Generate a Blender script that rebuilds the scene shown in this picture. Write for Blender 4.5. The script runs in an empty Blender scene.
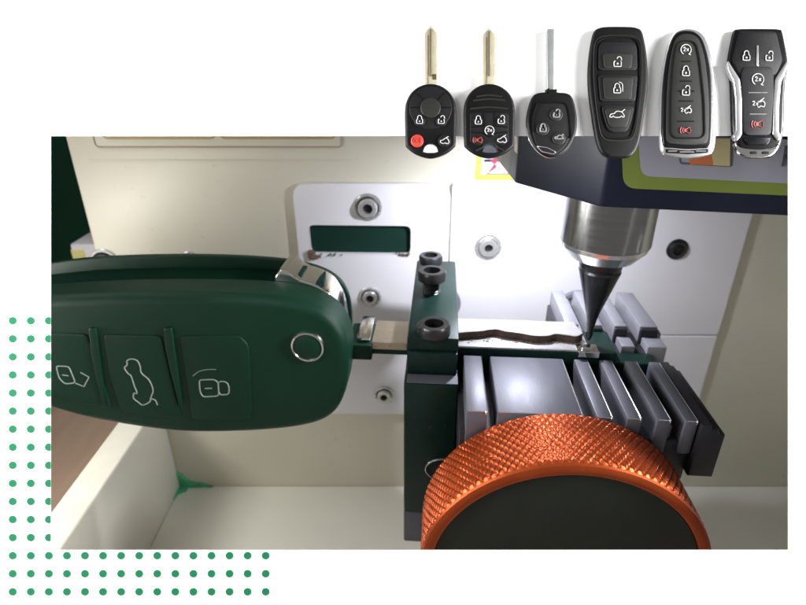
import bpy, bmesh, math, random
from mathutils import Vector, Matrix
from mathutils.geometry import tessellate_polygon
random.seed(7)
R = math.radians; PI = math.pi
scene = bpy.context.scene
COL = scene.collection
TH = R(25.7); S_, C_ = math.sin(TH), math.cos(TH)
CAM = Vector((0, 0, 11)); FPX = 545.0
FW = Vector((0, C_, -S_)); UP = Vector((0, S_, C_)); RT = Vector((1, 0, 0))

# ------------------------------------------------------------------ frames
def frame(x, y, z, rz=0, rx=0):
    return Matrix.Translation((x, y, z)) @ Matrix.Rotation(rz, 4, 'Z') @ Matrix.Rotation(rx, 4, 'X')
WF = frame(0, 0, 11)                                  # machine, heights measured from the camera
VF = frame(.45, 6.9, 11, R(-4))                       # vise and the key it holds
PF = Matrix.Translation(CAM + FW * 5.45) @ Matrix.Rotation(-TH, 4, 'X')   # white page
HF = frame(2.29, 6.19, 11, -math.atan2(.37, 2.04))    # cutting head front
CF = frame(1.52, 7.37, 11, math.atan2(6.19-7.37, 2.29-1.52))

def ray(px, py):
    return (FW + RT * ((px-403)/FPX) + UP * ((302.5-py)/FPX))
def pj(M, px, py, yl):
    """point of frame M's plane y=yl seen at photo position -> (x, z)"""
    Mi = M.inverted(); o = Mi @ CAM; d = Mi.to_3x3() @ ray(px, py)
    t = (yl - o.y) / d.y; p = o + d * t
    return (p.x, p.z)
def pz(M, px, py, zl):
    Mi = M.inverted(); o = Mi @ CAM; d = Mi.to_3x3() @ ray(px, py)
    t = (zl - o.z) / d.z; p = o + d * t
    return (p.x, p.y)

# ------------------------------------------------------------------ materials
def mat(name, col, rough=.5, metal=0., var=.08, vscale=3., bump=0., bscale=40., spec=.5, stretch=None, coat=0., rvar=.1, emit=None, spots=None):
    m = bpy.data.materials.new(name); m.use_nodes = True
    nt = m.node_tree; n = nt.nodes; l = nt.links; b = n['Principled BSDF']
    b.inputs['Metallic'].default_value = metal
    b.inputs['Specular IOR Level'].default_value = spec
    b.inputs['Coat Weight'].default_value = coat
    tc = n.new('ShaderNodeTexCoord'); mp = n.new('ShaderNodeMapping'); l.new(tc.outputs['Object'], mp.inputs[0])
    if stretch: mp.inputs['Scale'].default_value = stretch
    nz = n.new('ShaderNodeTexNoise'); nz.inputs['Scale'].default_value = vscale; nz.inputs['Detail'].default_value = 6
    l.new(mp.outputs[0], nz.inputs['Vector'])
    mx = n.new('ShaderNodeMix'); mx.data_type = 'RGBA'
    mx.inputs['A'].default_value = (*[c*(1-var) for c in col], 1); mx.inputs['B'].default_value = (*[min(1, c*(1+var)) for c in col], 1)
    l.new(nz.outputs['Fac'], mx.inputs['Factor'])
    out = mx.outputs['Result']
    if spots:
        sc, thr, scol, amt = spots
        n2 = n.new('ShaderNodeTexNoise'); n2.inputs['Scale'].default_value = sc; n2.inputs['Detail'].default_value = 8
        l.new(tc.outputs['Object'], n2.inputs['Vector'])
        rp = n.new('ShaderNodeMapRange'); rp.inputs['From Min'].default_value = thr; rp.inputs['From Max'].default_value = thr+.1
        rp.inputs['To Max'].default_value = amt
        l.new(n2.outputs['Fac'], rp.inputs['Value'])
        m2 = n.new('ShaderNodeMix'); m2.data_type = 'RGBA'; l.new(rp.outputs[0], m2.inputs['Factor'])
        l.new(out, m2.inputs['A']); m2.inputs['B'].default_value = (*scol, 1); out = m2.outputs['Result']
    l.new(out, b.inputs['Base Color'])
    mr = n.new('ShaderNodeMapRange'); mr.inputs['To Min'].default_value = max(.02, rough-rvar); mr.inputs['To Max'].default_value = min(1, rough+rvar)
    l.new(nz.outputs['Fac'], mr.inputs['Value']); l.new(mr.outputs[0], b.inputs['Roughness'])
    if bump:
        nb = n.new('ShaderNodeTexNoise'); nb.inputs['Scale'].default_value = bscale; nb.inputs['Detail'].default_value = 4
        l.new(mp.outputs[0], nb.inputs['Vector'])
        bp = n.new('ShaderNodeBump'); bp.inputs['Strength'].default_value = bump; bp.inputs['Distance'].default_value = .02
        l.new(nb.outputs['Fac'], bp.inputs['Height']); l.new(bp.outputs[0], b.inputs['Normal'])
    if emit:
        b.inputs['Emission Color'].default_value = (*emit[0], 1); b.inputs['Emission Strength'].default_value = emit[1]
    return m
M = {}
M['page'] = mat('page_white', (.92, .92, .92), .9, var=.0, spec=.0)
M['dot'] = mat('dot_green', (.010, .145, .062), .8, var=.06, spec=.1, vscale=1)
M['cream'] = mat('cream_enamel', (.60, .575, .475), .42, var=.05, vscale=.9, bump=.12, bscale=60, spots=(7, .66, (.33, .29, .2), .35))
M['cream_edge'] = mat('chipped_cream_enamel', (.70, .69, .60), .5, var=.05, bump=.1, bscale=30, spots=(6, .72, (.3, .27, .2), .6))
M['tray'] = mat('tray_floor_white', (.76, .75, .68), .5, var=.05, vscale=1.2, bump=.08, bscale=50, spots=(4, .68, (.5, .48, .40), .3))
M['plate'] = mat('white_plastic_plate', (.74, .73, .76), .34, var=.03, vscale=1, bump=.04, bscale=50, spots=(11, .68, (.5, .48, .48), .3))
M['green'] = mat('dark_green_plastic', (.0018, .026, .0135), .46, var=.12, vscale=2, bump=.22, bscale=160, spec=.22)
M['greenmid'] = mat('dark_green_recess', (.0016, .021, .012), .7, var=.15, bump=.1, bscale=110, spec=.05, spots=(14, .70, (.05, .09, .07), .4))
M['icon'] = mat('icon_print', (.23, .28, .25), .6, var=.1)
M['slot'] = mat('slot_dark_green', (.0035, .026, .018), .7, var=.2, spec=.2)
M['steel_green'] = mat('dark_green_steel', (.0035, .018, .014), .42, metal=.15, spec=.3, var=.3, vscale=4, bump=.15, bscale=60, spots=(16, .67, (.11, .07, .04), .5))
M['steel_dark'] = mat('blackened_steel', (.030, .034, .042), .38, metal=.5, var=.3, vscale=5, bump=.15, bscale=70, spots=(18, .67, (.10, .05, .04), .5))
M['jaw'] = mat('ground_tool_steel', (.10, .102, .122), .48, metal=.45, var=.14, vscale=6, bump=.10, bscale=60, spots=(22, .64, (.09, .09, .12), .5), stretch=(1, .3, 1))
M['jaw_lit'] = mat('lamplit_tool_steel', (.22, .22, .245), .42, metal=.4, var=.12, vscale=6, bump=.08, bscale=60)  # lighter copy of the jaw steel, lamp light put into the colour
M['jaw_dark'] = mat('dark_tool_steel', (.016, .016, .020), .45, metal=.3, var=.25, vscale=6, bump=.15, bscale=60, spots=(20, .66, (.12, .06, .05), .45))  # darker tool steel for groove floors, end block and rear fin fronts
M['chrome'] = mat('polished_chrome', (.74, .73, .71), .12, metal=1, var=.05, bump=.03, bscale=20, rvar=.06)
M['collet'] = mat('brushed_collet_steel', (.29, .29, .29), .2, metal=1, var=.08, vscale=3, bump=.02, bscale=40, stretch=(.3, .3, 6))
M['brass'] = mat('worn_nickel_silver', (.46, .39, .29), .35, metal=.8, var=.14, vscale=8, bump=.2, bscale=30, stretch=(.3, 3, 1), spots=(25, .62, (.2, .14, .08), .6))
M['blade'] = mat('bright_cut_blade', (.56, .55, .56), .28, metal=.75, var=.05, bump=.08, bscale=50, stretch=(.5, 3, 1))
M['cutwall'] = mat('milled_brass_wall', (.06, .035, .025), .5, metal=.5, var=.6, vscale=7, stretch=(3, .5, .5))
M['screw_bright'] = mat('bright_zinc_screw', (.62, .61, .60), .26, metal=.65, var=.12, vscale=5, bump=.1)
M['socket'] = mat('socket_black', (.012, .013, .014), .45, metal=.3)
M['screw_dark'] = mat('oiled_black_screw', (.055, .055, .058), .3, metal=.8, var=.3, bump=.1)
M['carbide'] = mat('carbide_cutter', (.05, .052, .056), .25, metal=.8, var=.3, vscale=5)
M['navy'] = mat('navy_paint', (.004, .007, .017), .42, var=.15, bump=.08, bscale=90, spec=.3)
M['lime'] = mat('lime_border', (.105, .14, .020), .5, var=.08)
M['labelgrey'] = mat('grey_label', (.20, .20, .235), .5, var=.06)
M['inkdark'] = mat('dark_ink', (.05, .05, .06), .6)
M['inkorange'] = mat('orange_ink', (.35, .10, .03), .6)
M['inktan'] = mat('tan_ink', (.33, .28, .15), .6)
M['yellow'] = mat('yellow_sticker', (.60, .55, .05), .5)
M['stwhite'] = mat('sticker_white', (.78, .78, .84), .5)
M['stred'] = mat('sticker_red', (.32, .01, .06), .5)
M['beige'] = mat('beige_trim', (.42, .38, .33), .5, var=.12)
M['gold'] = mat('gold_line', (.42, .29, .10), .5)
M['tanline'] = mat('tan_line', (.42, .34, .25), .6)
M['orange'] = mat('orange_anodised', (.30, .048, .009), .38, metal=.75, var=.18, vscale=2.5, bump=.06, bscale=60)
M['knobface'] = mat('knob_face_dark', (.008, .010, .006), .5, metal=.0, var=.25, vscale=2, bump=.06, bscale=60, spec=.3)
M['wood'] = mat('table_wood', (.80, .57, .43), .5, var=.18, vscale=2.2, bump=.08, bscale=30, stretch=(1, .12, 1))
M['wallgreen'] = mat('dark_green_wall', (.005, .045, .025), .8, var=.2, vscale=.6, spec=.2)
M['debris'] = mat('green_wax', (.05, .33, .15), .55, var=.35, vscale=6, bump=.6, bscale=25)
M['rust'] = mat('rusty_swarf', (.16, .11, .07), .7, metal=.3, var=.5, vscale=20, bump=.8, bscale=60)
M['carton'] = mat('carton_white', (.62, .62, .66), .6)
M['cartony'] = mat('carton_yellow', (.60, .55, .22), .6)
M['black'] = mat('black_plastic', (.0032, .0032, .0034), .45, var=.15, bump=.2, bscale=120, spec=.18)
M['blackgl'] = mat('gloss_black', (.004, .004, .005), .25, var=.1, spec=.2)
M['btn'] = mat('button_rubber', (.009, .009, .010), .5, var=.12, bump=.2, bscale=140, spec=.16)
M['btngrey'] = mat('button_grey_rubber', (.019, .019, .017), .5, var=.1, bump=.1, bscale=140, spec=.16)
M['seam'] = mat('seam_black', (.002, .002, .002), .7, spec=.1)
M['red'] = mat('red_button', (.52, .045, .025), .45, var=.1, spec=.3)
M['whiteink'] = mat('white_print', (.50, .50, .50), .6, var=.05)
M['greyink'] = mat('grey_print', (.16, .16, .165), .6, var=.1)
M['redink'] = mat('red_print', (.36, .04, .035), .6)
M['nickel'] = mat('nickel_blade', (.66, .60, .45), .36, metal=.6, var=.1, vscale=8, bump=.3, bscale=60, stretch=(2, 2, .5))
M['nickelgrey'] = mat('nickel_blade_grey', (.34, .35, .35), .4, metal=.6, var=.12, vscale=10, bump=.15, bscale=60)
M['groove'] = mat('blade_groove', (.10, .085, .04), .5, metal=.5)
M['silver'] = mat('satin_silver', (.70, .70, .71), .22, metal=.9, var=.06)
M['led'] = mat('led_white', (.9, .9, .9), .5, emit=((.9, .93, 1), 14))

# ------------------------------------------------------------------ mesh builder
class MB:
    def __init__(s, M_=WF): s.v = []; s.f = []; s.mi = []; s.mats = []; s.cur = None; s.M = M_
    def use(s, m):
        if m not in s.mats: s.mats.append(m)
        s.cur = s.mats.index(m); return s
    def add(s, vs, fs, M_=None):
        M_ = M_ or s.M
        if s.cur is None: s.cur = 0
        k = len(s.v); s.v += [M_ @ Vector(p) for p in vs]
        for f in fs: s.f.append([i+k for i in f]); s.mi.append(s.cur)
    def box(s, x0, x1, y0, y1, z0, z1, bev=.02, seg=2, M_=None):
        b = bmesh.new(); bmesh.ops.create_cube(b, size=1)
        for v in b.verts:
            v.co = Vector(((x0+x1)/2 + v.co.x*(x1-x0), (y0+y1)/2 + v.co.y*(y1-y0), (z0+z1)/2 + v.co.z*(z1-z0)))
        if bev > 0:
            bev = min(bev, .45*min(abs(x1-x0), abs(y1-y0), abs(z1-z0)))
            bmesh.ops.bevel(b, geom=b.edges[:], offset=bev, segments=seg, affect='EDGES', profile=.5)
        b.verts.index_update()
        s.add([v.co.copy() for v in b.verts], [[v.index for v in f.verts] for f in b.faces], M_); b.free(); return s
    def slab(s, pts, yf, yb, bf=.0, bb=.0, holes=(), axis='y', seg=4, M_=None):
        """outline pts (x,z) swept from y=yf (front) to y=yb; axis 'z': pts (x,y), swept in z from yf to yb"""
        n = len(pts)
        ar = sum(pts[i][0]*pts[(i+1) % n][1]-pts[(i+1) % n][0]*pts[i][1] for i in range(n))
        if ar < 0: pts = pts[::-1]
        nr = []
        for i in range(n):
            a, b, c = Vector(pts[i-1]), Vector(pts[i]), Vector(pts[(i+1) % n])
            e1 = (b-a).normalized() if (b-a).length > 1e-9 else Vector((1, 0)); e2 = (c-b).normalized() if (c-b).length > 1e-9 else e1
            n1 = Vector((e1.y, -e1.x)); n2 = Vector((e2.y, -e2.x)); m = n1+n2
            if m.length < 1e-4: m = n1
            m.normalize(); m /= max(.5, m.dot(n1)); nr.append(m)
        sg = 1 if yb > yf else -1
        rings = []
        if bf > 0:
            for k in range(seg+1):
                a = PI/2*k/seg; rings.append((bf*(1-math.sin(a)), yf+sg*bf*(1-math.cos(a))))
        else: rings.append((0, yf))
        if bb > 0:
            for k in range(seg+1):
                a = PI/2*k/seg; rings.append((bb*(1-math.cos(a)), yb-sg*bb*(1-math.sin(a))))
        else: rings.append((0, yb))
        mk = (lambda x, z, y: (x, y, z)) if axis == 'y' else (lambda x, z, y: (x, z, y))
        vs = []; fs = []
        for off, y in rings:
            vs += [mk(p[0]-m.x*off, p[1]-m.y*off, y) for p, m in zip(pts, nr)]
        for k in range(len(rings)-1):
            for i in range(n):
                j = (i+1) % n; fs.append([k*n+i, k*n+j, (k+1)*n+j, (k+1)*n+i])
        hl = []
        for h in holes:
            st = len(vs); m_ = len(h)
            vs += [mk(p[0], p[1], yf) for p in h]+[mk(p[0], p[1], yb) for p in h]
            for i in range(m_):
                j = (i+1) % m_; fs.append([st+i, st+j, st+m_+j, st+m_+i])
            hl.append((st, m_))
        for ring, off in ((0, 0), (len(rings)-1, 1)):
            idx = [ring*n+i for i in range(n)]; polys = [[Vector((pts[i][0]-nr[i].x*rings[ring][0], pts[i][1]-nr[i].y*rings[ring][0], 0)) for i in range(n)]]
            for (st, m_), h in zip(hl, holes):
                idx += [st+off*m_+i for i in range(m_)]; polys.append([Vector((p[0], p[1], 0)) for p in h])
            for t in tessellate_polygon(polys): fs.append([idx[q] for q in t])
        s.add(vs, fs, M_); return s
    def tube(s, pts, r, closed=False, n=8, M_=None, flat=None):
        pts = [Vector(p) for p in pts]; m = len(pts); vs = []; fs = []
        for i in range(m):
            a = pts[i-1] if (closed or i > 0) else pts[i]; b = pts[(i+1) % m] if (closed or i < m-1) else pts[i]
            t = (b-a).normalized(); ref = flat or Vector((0, 1, 0))
            if abs(t.dot(ref)) > .95: ref = Vector((1, 0, 0))
            u = t.cross(ref).normalized(); w = u.cross(t)
            for k in range(n):
                q = 2*PI*k/n; vs.append(pts[i]+u*math.cos(q)*r+w*math.sin(q)*r)
        for i in range(m if closed else m-1):
            j = (i+1) % m
            for k in range(n): fs.append([i*n+k, i*n+(k+1) % n, j*n+(k+1) % n, j*n+k])
        if not closed: fs.append(list(range(n))); fs.append([(m-1)*n+k for k in range(n)])
        s.add(vs, fs, M_); return s
    def lathe(s, prof, n=48, M_=None, caps=True):
        """profile (r,h) about local z"""
        vs = []; fs = []
        for r, h in prof:
            vs += [(r*math.cos(2*PI*k/n), r*math.sin(2*PI*k/n), h) for k in range(n)]
        for i in range(len(prof)-1):
            for k in range(n): fs.append([i*n+k, i*n+(k+1) % n, (i+1)*n+(k+1) % n, (i+1)*n+k])
        if caps: fs.append(list(range(n))); fs.append([(len(prof)-1)*n+k for k in range(n)])
        s.add(vs, fs, M_); return s
    def build(s, name, m=None, parent=None, smooth=35, label=None):
        me = bpy.data.meshes.new(name)
        lo = Vector([min(v[i] for v in s.v) for i in range(3)]); hi = Vector([max(v[i] for v in s.v) for i in range(3)])
        c = (lo+hi)/2
        if parent is None: c.z = lo.z
        me.from_pydata([v-c for v in s.v], [], s.f); me.update()
        ms = s.mats if s.mats else [m]
        for q in ms: me.materials.append(M[q])
        if s.mats:
            for p, i in zip(me.polygons, s.mi): p.material_index = i
        b = bmesh.new(); b.from_mesh(me); bmesh.ops.recalc_face_normals(b, faces=b.faces); b.to_mesh(me); b.free()
        if smooth:
            me.shade_smooth()
            me.set_sharp_from_angle(angle=R(smooth))
        o = bpy.data.objects.new(name, me); COL.objects.link(o)
        o['wc'] = tuple(c)
        if parent is not None:
            o.parent = parent; o.location = c-Vector(parent['wc'])
        else: o.location = c
        if label: o['label'] = label
        return o
def thing(name, loc, label, cat, group=None):
    o = bpy.data.objects.new(name, None); COL.objects.link(o); o.empty_display_size = .2
    o.location = loc; o['wc'] = tuple(loc); o['label'] = label; o['category'] = cat
    if group: o['group'] = group
    return o
def tag(o, label, cat, group=None):
    o['label'] = label; o['category'] = cat
    if group: o['group'] = group
    return o
def structure(o): o['kind'] = 'structure'; return o
def smoothpts(p, k=6):
    n = len(p); out = []
    for i in range(n):
        a, b, c, d = [Vector(p[(i+j-1) % n]) for j in range(4)]
        for q in range(k):
            t = q/k
            out.append(tuple(.5*((2*b)+(c-a)*t+(2*a-5*b+4*c-d)*t*t+(3*b-a-3*c+d)*t**3)))
    return out
def opencurve(p, k=5):
    n = len(p); out = []
    for i in range(n-1):
        a = Vector(p[max(0, i-1)]); b = Vector(p[i]); c = Vector(p[i+1]); d = Vector(p[min(n-1, i+2)])
        for q in range(k):
            t = q/k
            out.append(tuple(.5*((2*b)+(c-a)*t+(2*a-5*b+4*c-d)*t*t+(3*b-a-3*c+d)*t**3)))
    out.append(tuple(p[-1])); return out
def rrect(x0, y0, x1, y1, r, k=5):
    out = []
    for cx, cy, a0 in ((x1-r, y0+r, -90), (x1-r, y1-r, 0), (x0+r, y1-r, 90), (x0+r, y0+r, 180)):
        for q in range(k+1):
            a = R(a0+90*q/k); out.append((cx+r*math.cos(a), cy+r*math.sin(a)))
    return out
def rpoly(p, r, k=5):
    """round the corners of a polygon with radius-ish r"""
    n = len(p); out = []
    for i in range(n):
        a, b, c = Vector(p[i-1]), Vector(p[i]), Vector(p[(i+1) % n])
        ra = min(r, (a-b).length*.45); rc = min(r, (c-b).length*.45)
        A = b+(a-b).normalized()*ra; Cc = b+(c-b).normalized()*rc
        for q in range(k+1):
            t = q/k; out.append(tuple(A*(1-t)**2+b*2*t*(1-t)+Cc*t*t))
    return out
def circ(cx, cy, r, k=28, ry=None):
    return [(cx+r*math.cos(2*PI*q/k), cy+(ry or r)*math.sin(2*PI*q/k)) for q in range(k)]
def arc(cx, cy, r, a0, a1, k=10):
    return [(cx+r*math.cos(R(a0+(a1-a0)*q/k)), cy+r*math.sin(R(a0+(a1-a0)*q/k))) for q in range(k+1)]
def P(pts, M_=PF, y=0.): return [pj(M_, a, b, y) for a, b in pts]
def Z(pts, M_, z): return [pz(M_, a, b, z) for a, b in pts]

VB = 10.66
# ================================================================== SETTING
def quadbox(name, m, x0, x1, y0, y1, z0, z1, bev=0):
    mb = MB(WF); mb.box(x0, x1, y0, y1, z0, z1, bev); return structure(mb.build(name, m, smooth=0))
quadbox('table', 'wood', -30, 30, 2.5, 18, -11.6, -11)
quadbox('wall', 'wallgreen', -40, 40, 18, 18.4, -14, 12)
# the white page with its rectangular opening, edge cut back so that no thickness shows from the front
mb = MB(PF)
def rect(x0, y0, x1, y1, e=0, d=0.):
    a = pj(PF, x0, y0, 0); b = pj(PF, x1, y1, 0)
    return [(a[0]-e, b[1]-e), (b[0]+e, b[1]-e), (b[0]+e, a[1]+e), (a[0]-e, a[1]+e)]
OUT = rect(-1000, -300, 1806, 830); IN = rect(51, 136, 788, 550); IN2 = rect(51, 136, 788, 550, .09)
vs = [(x, 0, z) for x, z in OUT]+[(x, 0, z) for x, z in IN]+[(x, .05, z) for x, z in OUT]+[(x, .05, z) for x, z in IN2]
fs = []
for i in range(4):
    j = (i+1) % 4
    fs += [[i, j, 4+j, 4+i], [8+j, 8+i, 12+i, 12+j], [i, 8+i, 8+j, j], [4+i, 4+j, 12+j, 12+i]]
mb.add(vs, fs); structure(mb.build('backdrop', 'page', smooth=0))
# printed dots, clipped where the opening cuts the third column
DP = thing('dot_pattern', PF @ Vector((-3.9, 0, -2.9)), 'L shaped grid of small green dots printed on the lower left of the white backdrop', 'dot pattern')
for j in range(16):
    for i in range(15):
        if j < 13 and i > 2: continue
        cx = 12.7+18.07*i; cy = 320.7+18.07*j
        c = [(min(x, 50.6) if j < 13 else x, y) for x, y in circ(cx, cy, 3.8, 20)]
        mb = MB(PF); mb.slab(P(c), -.004, -.001); mb.build('dot', 'dot', DP, smooth=0)

# ================================================================== HOUSING
H = thing('machine_housing', (0, 8, 0), 'cream enamelled housing and tray of the key cutting machine, behind the vise and key', 'machine housing')
mb = MB(WF); mb.box(-6.4, 11.2, VB, VB+.35, -10.9, .9, .05, 3); back = mb.build('back_panel', 'cream', H)
mb = MB(WF); mb.box(-6.4, -5.76, 3.8, VB-.003, -10.9, -7.72, .05, 3); mb.build('side_wall', 'cream_edge', H)
mb = MB(WF); mb.slab([(5, -10.9), (VB-.003, -10.9), (VB-.003, .9), (7.9, .9), (5, -5.5)], -11.1, -10.5, .05, .05, M_=frame(0, 0, 11, PI/2)); mb.build('side_wall', 'cream_edge', H)  # unseen right wall, raised tall to shade the right interior
mb = MB(WF); mb.box(-5.757, 10.497, 3.9, VB-.004, -10.9, -10.4, .03, 2); mb.build('tray_floor', 'tray', H)
# printed plate at the top of the back panel
def onb(px, py, y=VB): return pj(WF, px, py, y)
x0, z0 = onb(96, 147); x1, _ = onb(342, 147); zt = .3
mb = MB(WF); mb.use('cream'); mb.slab(rrect(x0+.02, z0+.02, x1-.02, zt, .06), VB-.012, VB-.001)
mb.use('tanline'); L = rrect(x0, z0, x1, zt, .08); mb.tube([(a, VB-.012, b) for a, b in L], .014, True, 6)
mb.use('gold')
for a, b in ((103, 216), (220, 336)):
    q0 = onb(a, 137.8); q1 = onb(b, 137.8)
    mb.tube([(p[0], VB-.014, p[1]) for p in rrect(q0[0], q0[1], q1[0], zt-.1, .1)], .020, True, 6)
lp = mb.build('label_plate', None, H)
mb = MB(WF); a = onb(88, 160); b = onb(352, 161)
mb.box(a[0], b[0], VB-.012, VB+.01, a[1]-.012, a[1]+.012, .005, 1); mb.build('panel_seam', 'cream', H)
# warning sticker
mb = MB(WF)
def pbox(mb, m, x0, y0, x1, y1, y, th, Mx=WF, r=.02):
    a = pj(Mx, x0, y0, y); b = pj(Mx, x1, y1, y)
    mb.use(m); mb.slab(rrect(min(a[0], b[0]), min(a[1], b[1]), max(a[0], b[0]), max(a[1], b[1]), r), y-th, y, M_=Mx)
pbox(mb, 'yellow', 478, 120, 540, 180, VB-.001, .010)
pbox(mb, 'stwhite', 484, 124, 536, 174.5, VB-.011, .004)
pbox(mb, 'navy', 484, 126, 536, 155, VB-.016, .003)
pbox(mb, 'navy', 484, 159, 536, 162, VB-.016, .003)
pbox(mb, 'inkdark', 484, 173.2, 536, 174.4, VB-.016, .003)
mb.use('stred'); mb.slab(P([(503, 150), (490, 161), (494, 164), (487, 174), (497, 167), (495, 164), (507, 152)], WF, VB-.02), VB-.026, VB-.020)
mb.build('warning_sticker', None, H)

# white mounting plates
lx, lt = onb(293, 182); sx, _ = onb(450, 200); rx, _ = onb(748, 215); _, lb = onb(400, 411); _, mbm = onb(690, 332)
slot = [onb(a, b, VB-.14) for a, b in rpoly([(308, 225), (411, 226), (410.5, 255), (311, 254)], 6, 4)]
mb = MB(WF); mb.slab(rpoly([(lx, lt), (sx, lt), (sx, lb), (lx, lb)], .3, 6), VB-.14, VB-.002, .03, holes=[slot])
pl1 = mb.build('mounting_plate', 'plate', H)
mb = MB(WF); c = onb(360, 240)
mb.box(c[0]-1.15, c[0]+1.2, VB-.012, VB-.004, c[1]-.4, c[1]+.4, 0); mb.build('slot_recess', 'slot', H)
mb = MB(WF)
for i in range(34):
    t = random.random()**2.6
    q = onb(309+t*34+random.random()*4, 254+random.uniform(-3, 3)*(1-t)+random.random()*1.5, VB-.16)
    r = random.uniform(.015, .055)*(1.2-t); mb.box(q[0]-r, q[0]+r, VB-.17-r, VB-.13, q[1]-r*.8, q[1]+r*.8, r*.4, 1, M_=WF @ Matrix.Translation((0, 0, 0)))
for i in range(10):
    q = onb(396+random.random()*14, 254.5+random.uniform(-1, 1), VB-.16); r = random.uniform(.01, .03)
    mb.box(q[0]-r, q[0]+r, VB-.17, VB-.13, q[1]-r, q[1]+r, r*.4, 1)
mb.build('rusty_swarf', 'rust', H)['kind'] = 'stuff'
mb = MB(WF); mb.slab(rpoly([(sx+.02, lt), (rx, lt), (rx, mbm), (sx+.02, mbm)], .06, 3), VB-.15, VB-.002, .025); pl2 = mb.build('mounting_plate', 'plate', H)
mb = MB(WF); mb.slab(rpoly([(sx+.02, mbm-.02), (rx, mbm-.02), (rx, lb+.35), (sx+.02, lb+.35)], .06, 3), VB-.14, VB-.002, .025); pl3 = mb.build('mounting_plate', 'plate', H)

def screw_m(p, M_=None):      # local +z pointing out toward -y of frame
    return (M_ or WF) @ Matrix.Translation(p) @ Matrix.Rotation(PI/2, 4, 'X')
def cap_screw(mb, SM, r, head=.10, ring='socket', top='chrome', washer=True, sock=.5):
    if washer:
        mb.use('screw_bright'); mb.lathe([(r*1.18, 0), (r*1.18, .02), (r*1.12, .035), (r*.95, .035), (r*.95, 0)], 40, SM)
    mb.use(ring); mb.lathe([(r*.97, 0), (r*.97, .03), (r*.86, .045), (r*.86, 0)], 40, SM)
    mb.use(top); mb.lathe([(r*.82, 0), (r*.82, head*.8), (r*.72, head), (r*sock, head), (r*sock, head*.35)], 40, SM, caps=False)
    mb.use('socket'); mb.lathe([(r*sock*1.02, head*.30), (0.001, head*.26)], 6, SM, caps=False)
def plate_screw(px, py, r, par, y=VB-.15, **k):
    a = onb(px, py, y); mb = MB(WF); cap_screw(mb, screw_m((a[0], y, a[1])), r, **k); return mb.build('screw', None, par)
plate_screw(368, 207, .235, pl1, head=.16, sock=.42, top='screw_bright')
plate_screw(370, 297, .20, pl1, top='screw_bright', sock=.42)
plate_screw(384, 395, .20, pl1, top='screw_bright', head=.12, sock=.42)
plate_screw(488, 247, .235, pl2, ring='screw_bright', top='screw_bright', sock=.36)
plate_screw(677, 249, .225, pl2, washer=False, head=.08, top='screw_dark')
plate_screw(105, 263, .27, back, y=VB, ring='steel_green', top='collet')
plate_screw(190, 262, .20, back, y=VB, ring='steel_green', top='collet')
# round bosses on the plate behind the vise
for px, py, r in ((576, 312, .52), (441, 303, .42)):
    a = onb(px, py, VB-.15); mb = MB(WF); mb.lathe([(r, 0), (r, .05), (r*.96, .08), (r*.8, .08), (r*.78, .03), (.001, .03)], 48, screw_m((a[0], VB-.15, a[1])), caps=False)
    mb.build('boss', 'labelgrey', pl2)

# debris in the tray corner
mb = MB(WF)
cpt = Vector((-5.76, VB, -10.4))
def ragged(p, amp=.9, k=4):
    out = []
    for i in range(len(p)):
        q = Vector(p[i]); r = Vector(p[(i+1) % len(p)])
        for j in range(k):
            t = q.lerp(r, j/k); out.append((t.x+random.uniform(-amp, amp)*.5, t.y+random.uniform(-amp, amp)*.5))
    return out
mb.slab(P(ragged([(174.5, 471), (180, 474), (186, 480), (196, 483), (213, 486.3), (198, 487.6), (185, 488), (174.5, 488)]), WF, VB-.04), VB-.07, VB+.002, .03)
LF = frame(0, 0, 11, PI/2)
mb.slab(P(ragged([(176.2, 470), (173, 476), (171, 486), (168, 497), (171.5, 494), (176.2, 488)], .6), LF, 5.72), 5.69, 5.762, .03)
mb.slab(Z(ragged([(175, 486.5), (190, 486.5), (185, 491), (178, 494), (170, 503), (170, 498)]), WF, -10.37), -10.35, -10.405, .03, axis='z')
tag(mb.build('wax_residue', 'debris', smooth=60), 'smear of bright green wax stuck in the inner corner of the cream tray', 'residue')

# carton far left behind the machine
mb = MB(WF); a = pj(WF, 69, 244, 12.2); mb.use('carton')
mb.box(a[0], a[0]+1.3, 12.2, 13.2, -11, a[1], .06, 2); mb.use('cartony'); mb.box(a[0]-.008, a[0]+.32, 12.19, 13.0, -10.5, a[1]-.14, .02, 1)
tag(mb.build('carton', None), 'white and yellow carton behind the left edge of the cream housing', 'carton')

# ================================================================== VISE
V = thing('key_vise', (2, 6.6, .6), 'dark steel clamping vise with slotted jaws holding the flip key blade', 'vise')
mb = MB(VF); mb.use('steel_green')
mb.box(-.37, .345, -.34, 2.6, -3.92, -3.7, .03, 2)
top = mb.build('clamp_plate', None, V)
mb = MB(VF); mb.box(-.37, .335, -.38, .02, -4.27, -3.925, .02, 2); mb.box(-.37, -.30, -.3, 2.5, -4.4, -3.925, .01, 1)
mb.build('clamp_jaw', 'steel_green', V)
mb = MB(VF); mb.box(-.40, .36, -.62, 2.4, -6.72, -4.275, .05, 2); body = mb.build('clamp_body', 'steel_green', V)
mb = MB(VF); mb.box(-.40, .34, -.60, 2.3, -7.38, -6.725, .03, 2); mb.build('clamp_foot', 'jaw', V)
mb = MB(VF); mb.box(-.36, .35, -.615, -.40, -4.272, -4.262, .003, 1); mb.build('ground_edge', 'jaw', V)
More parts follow.
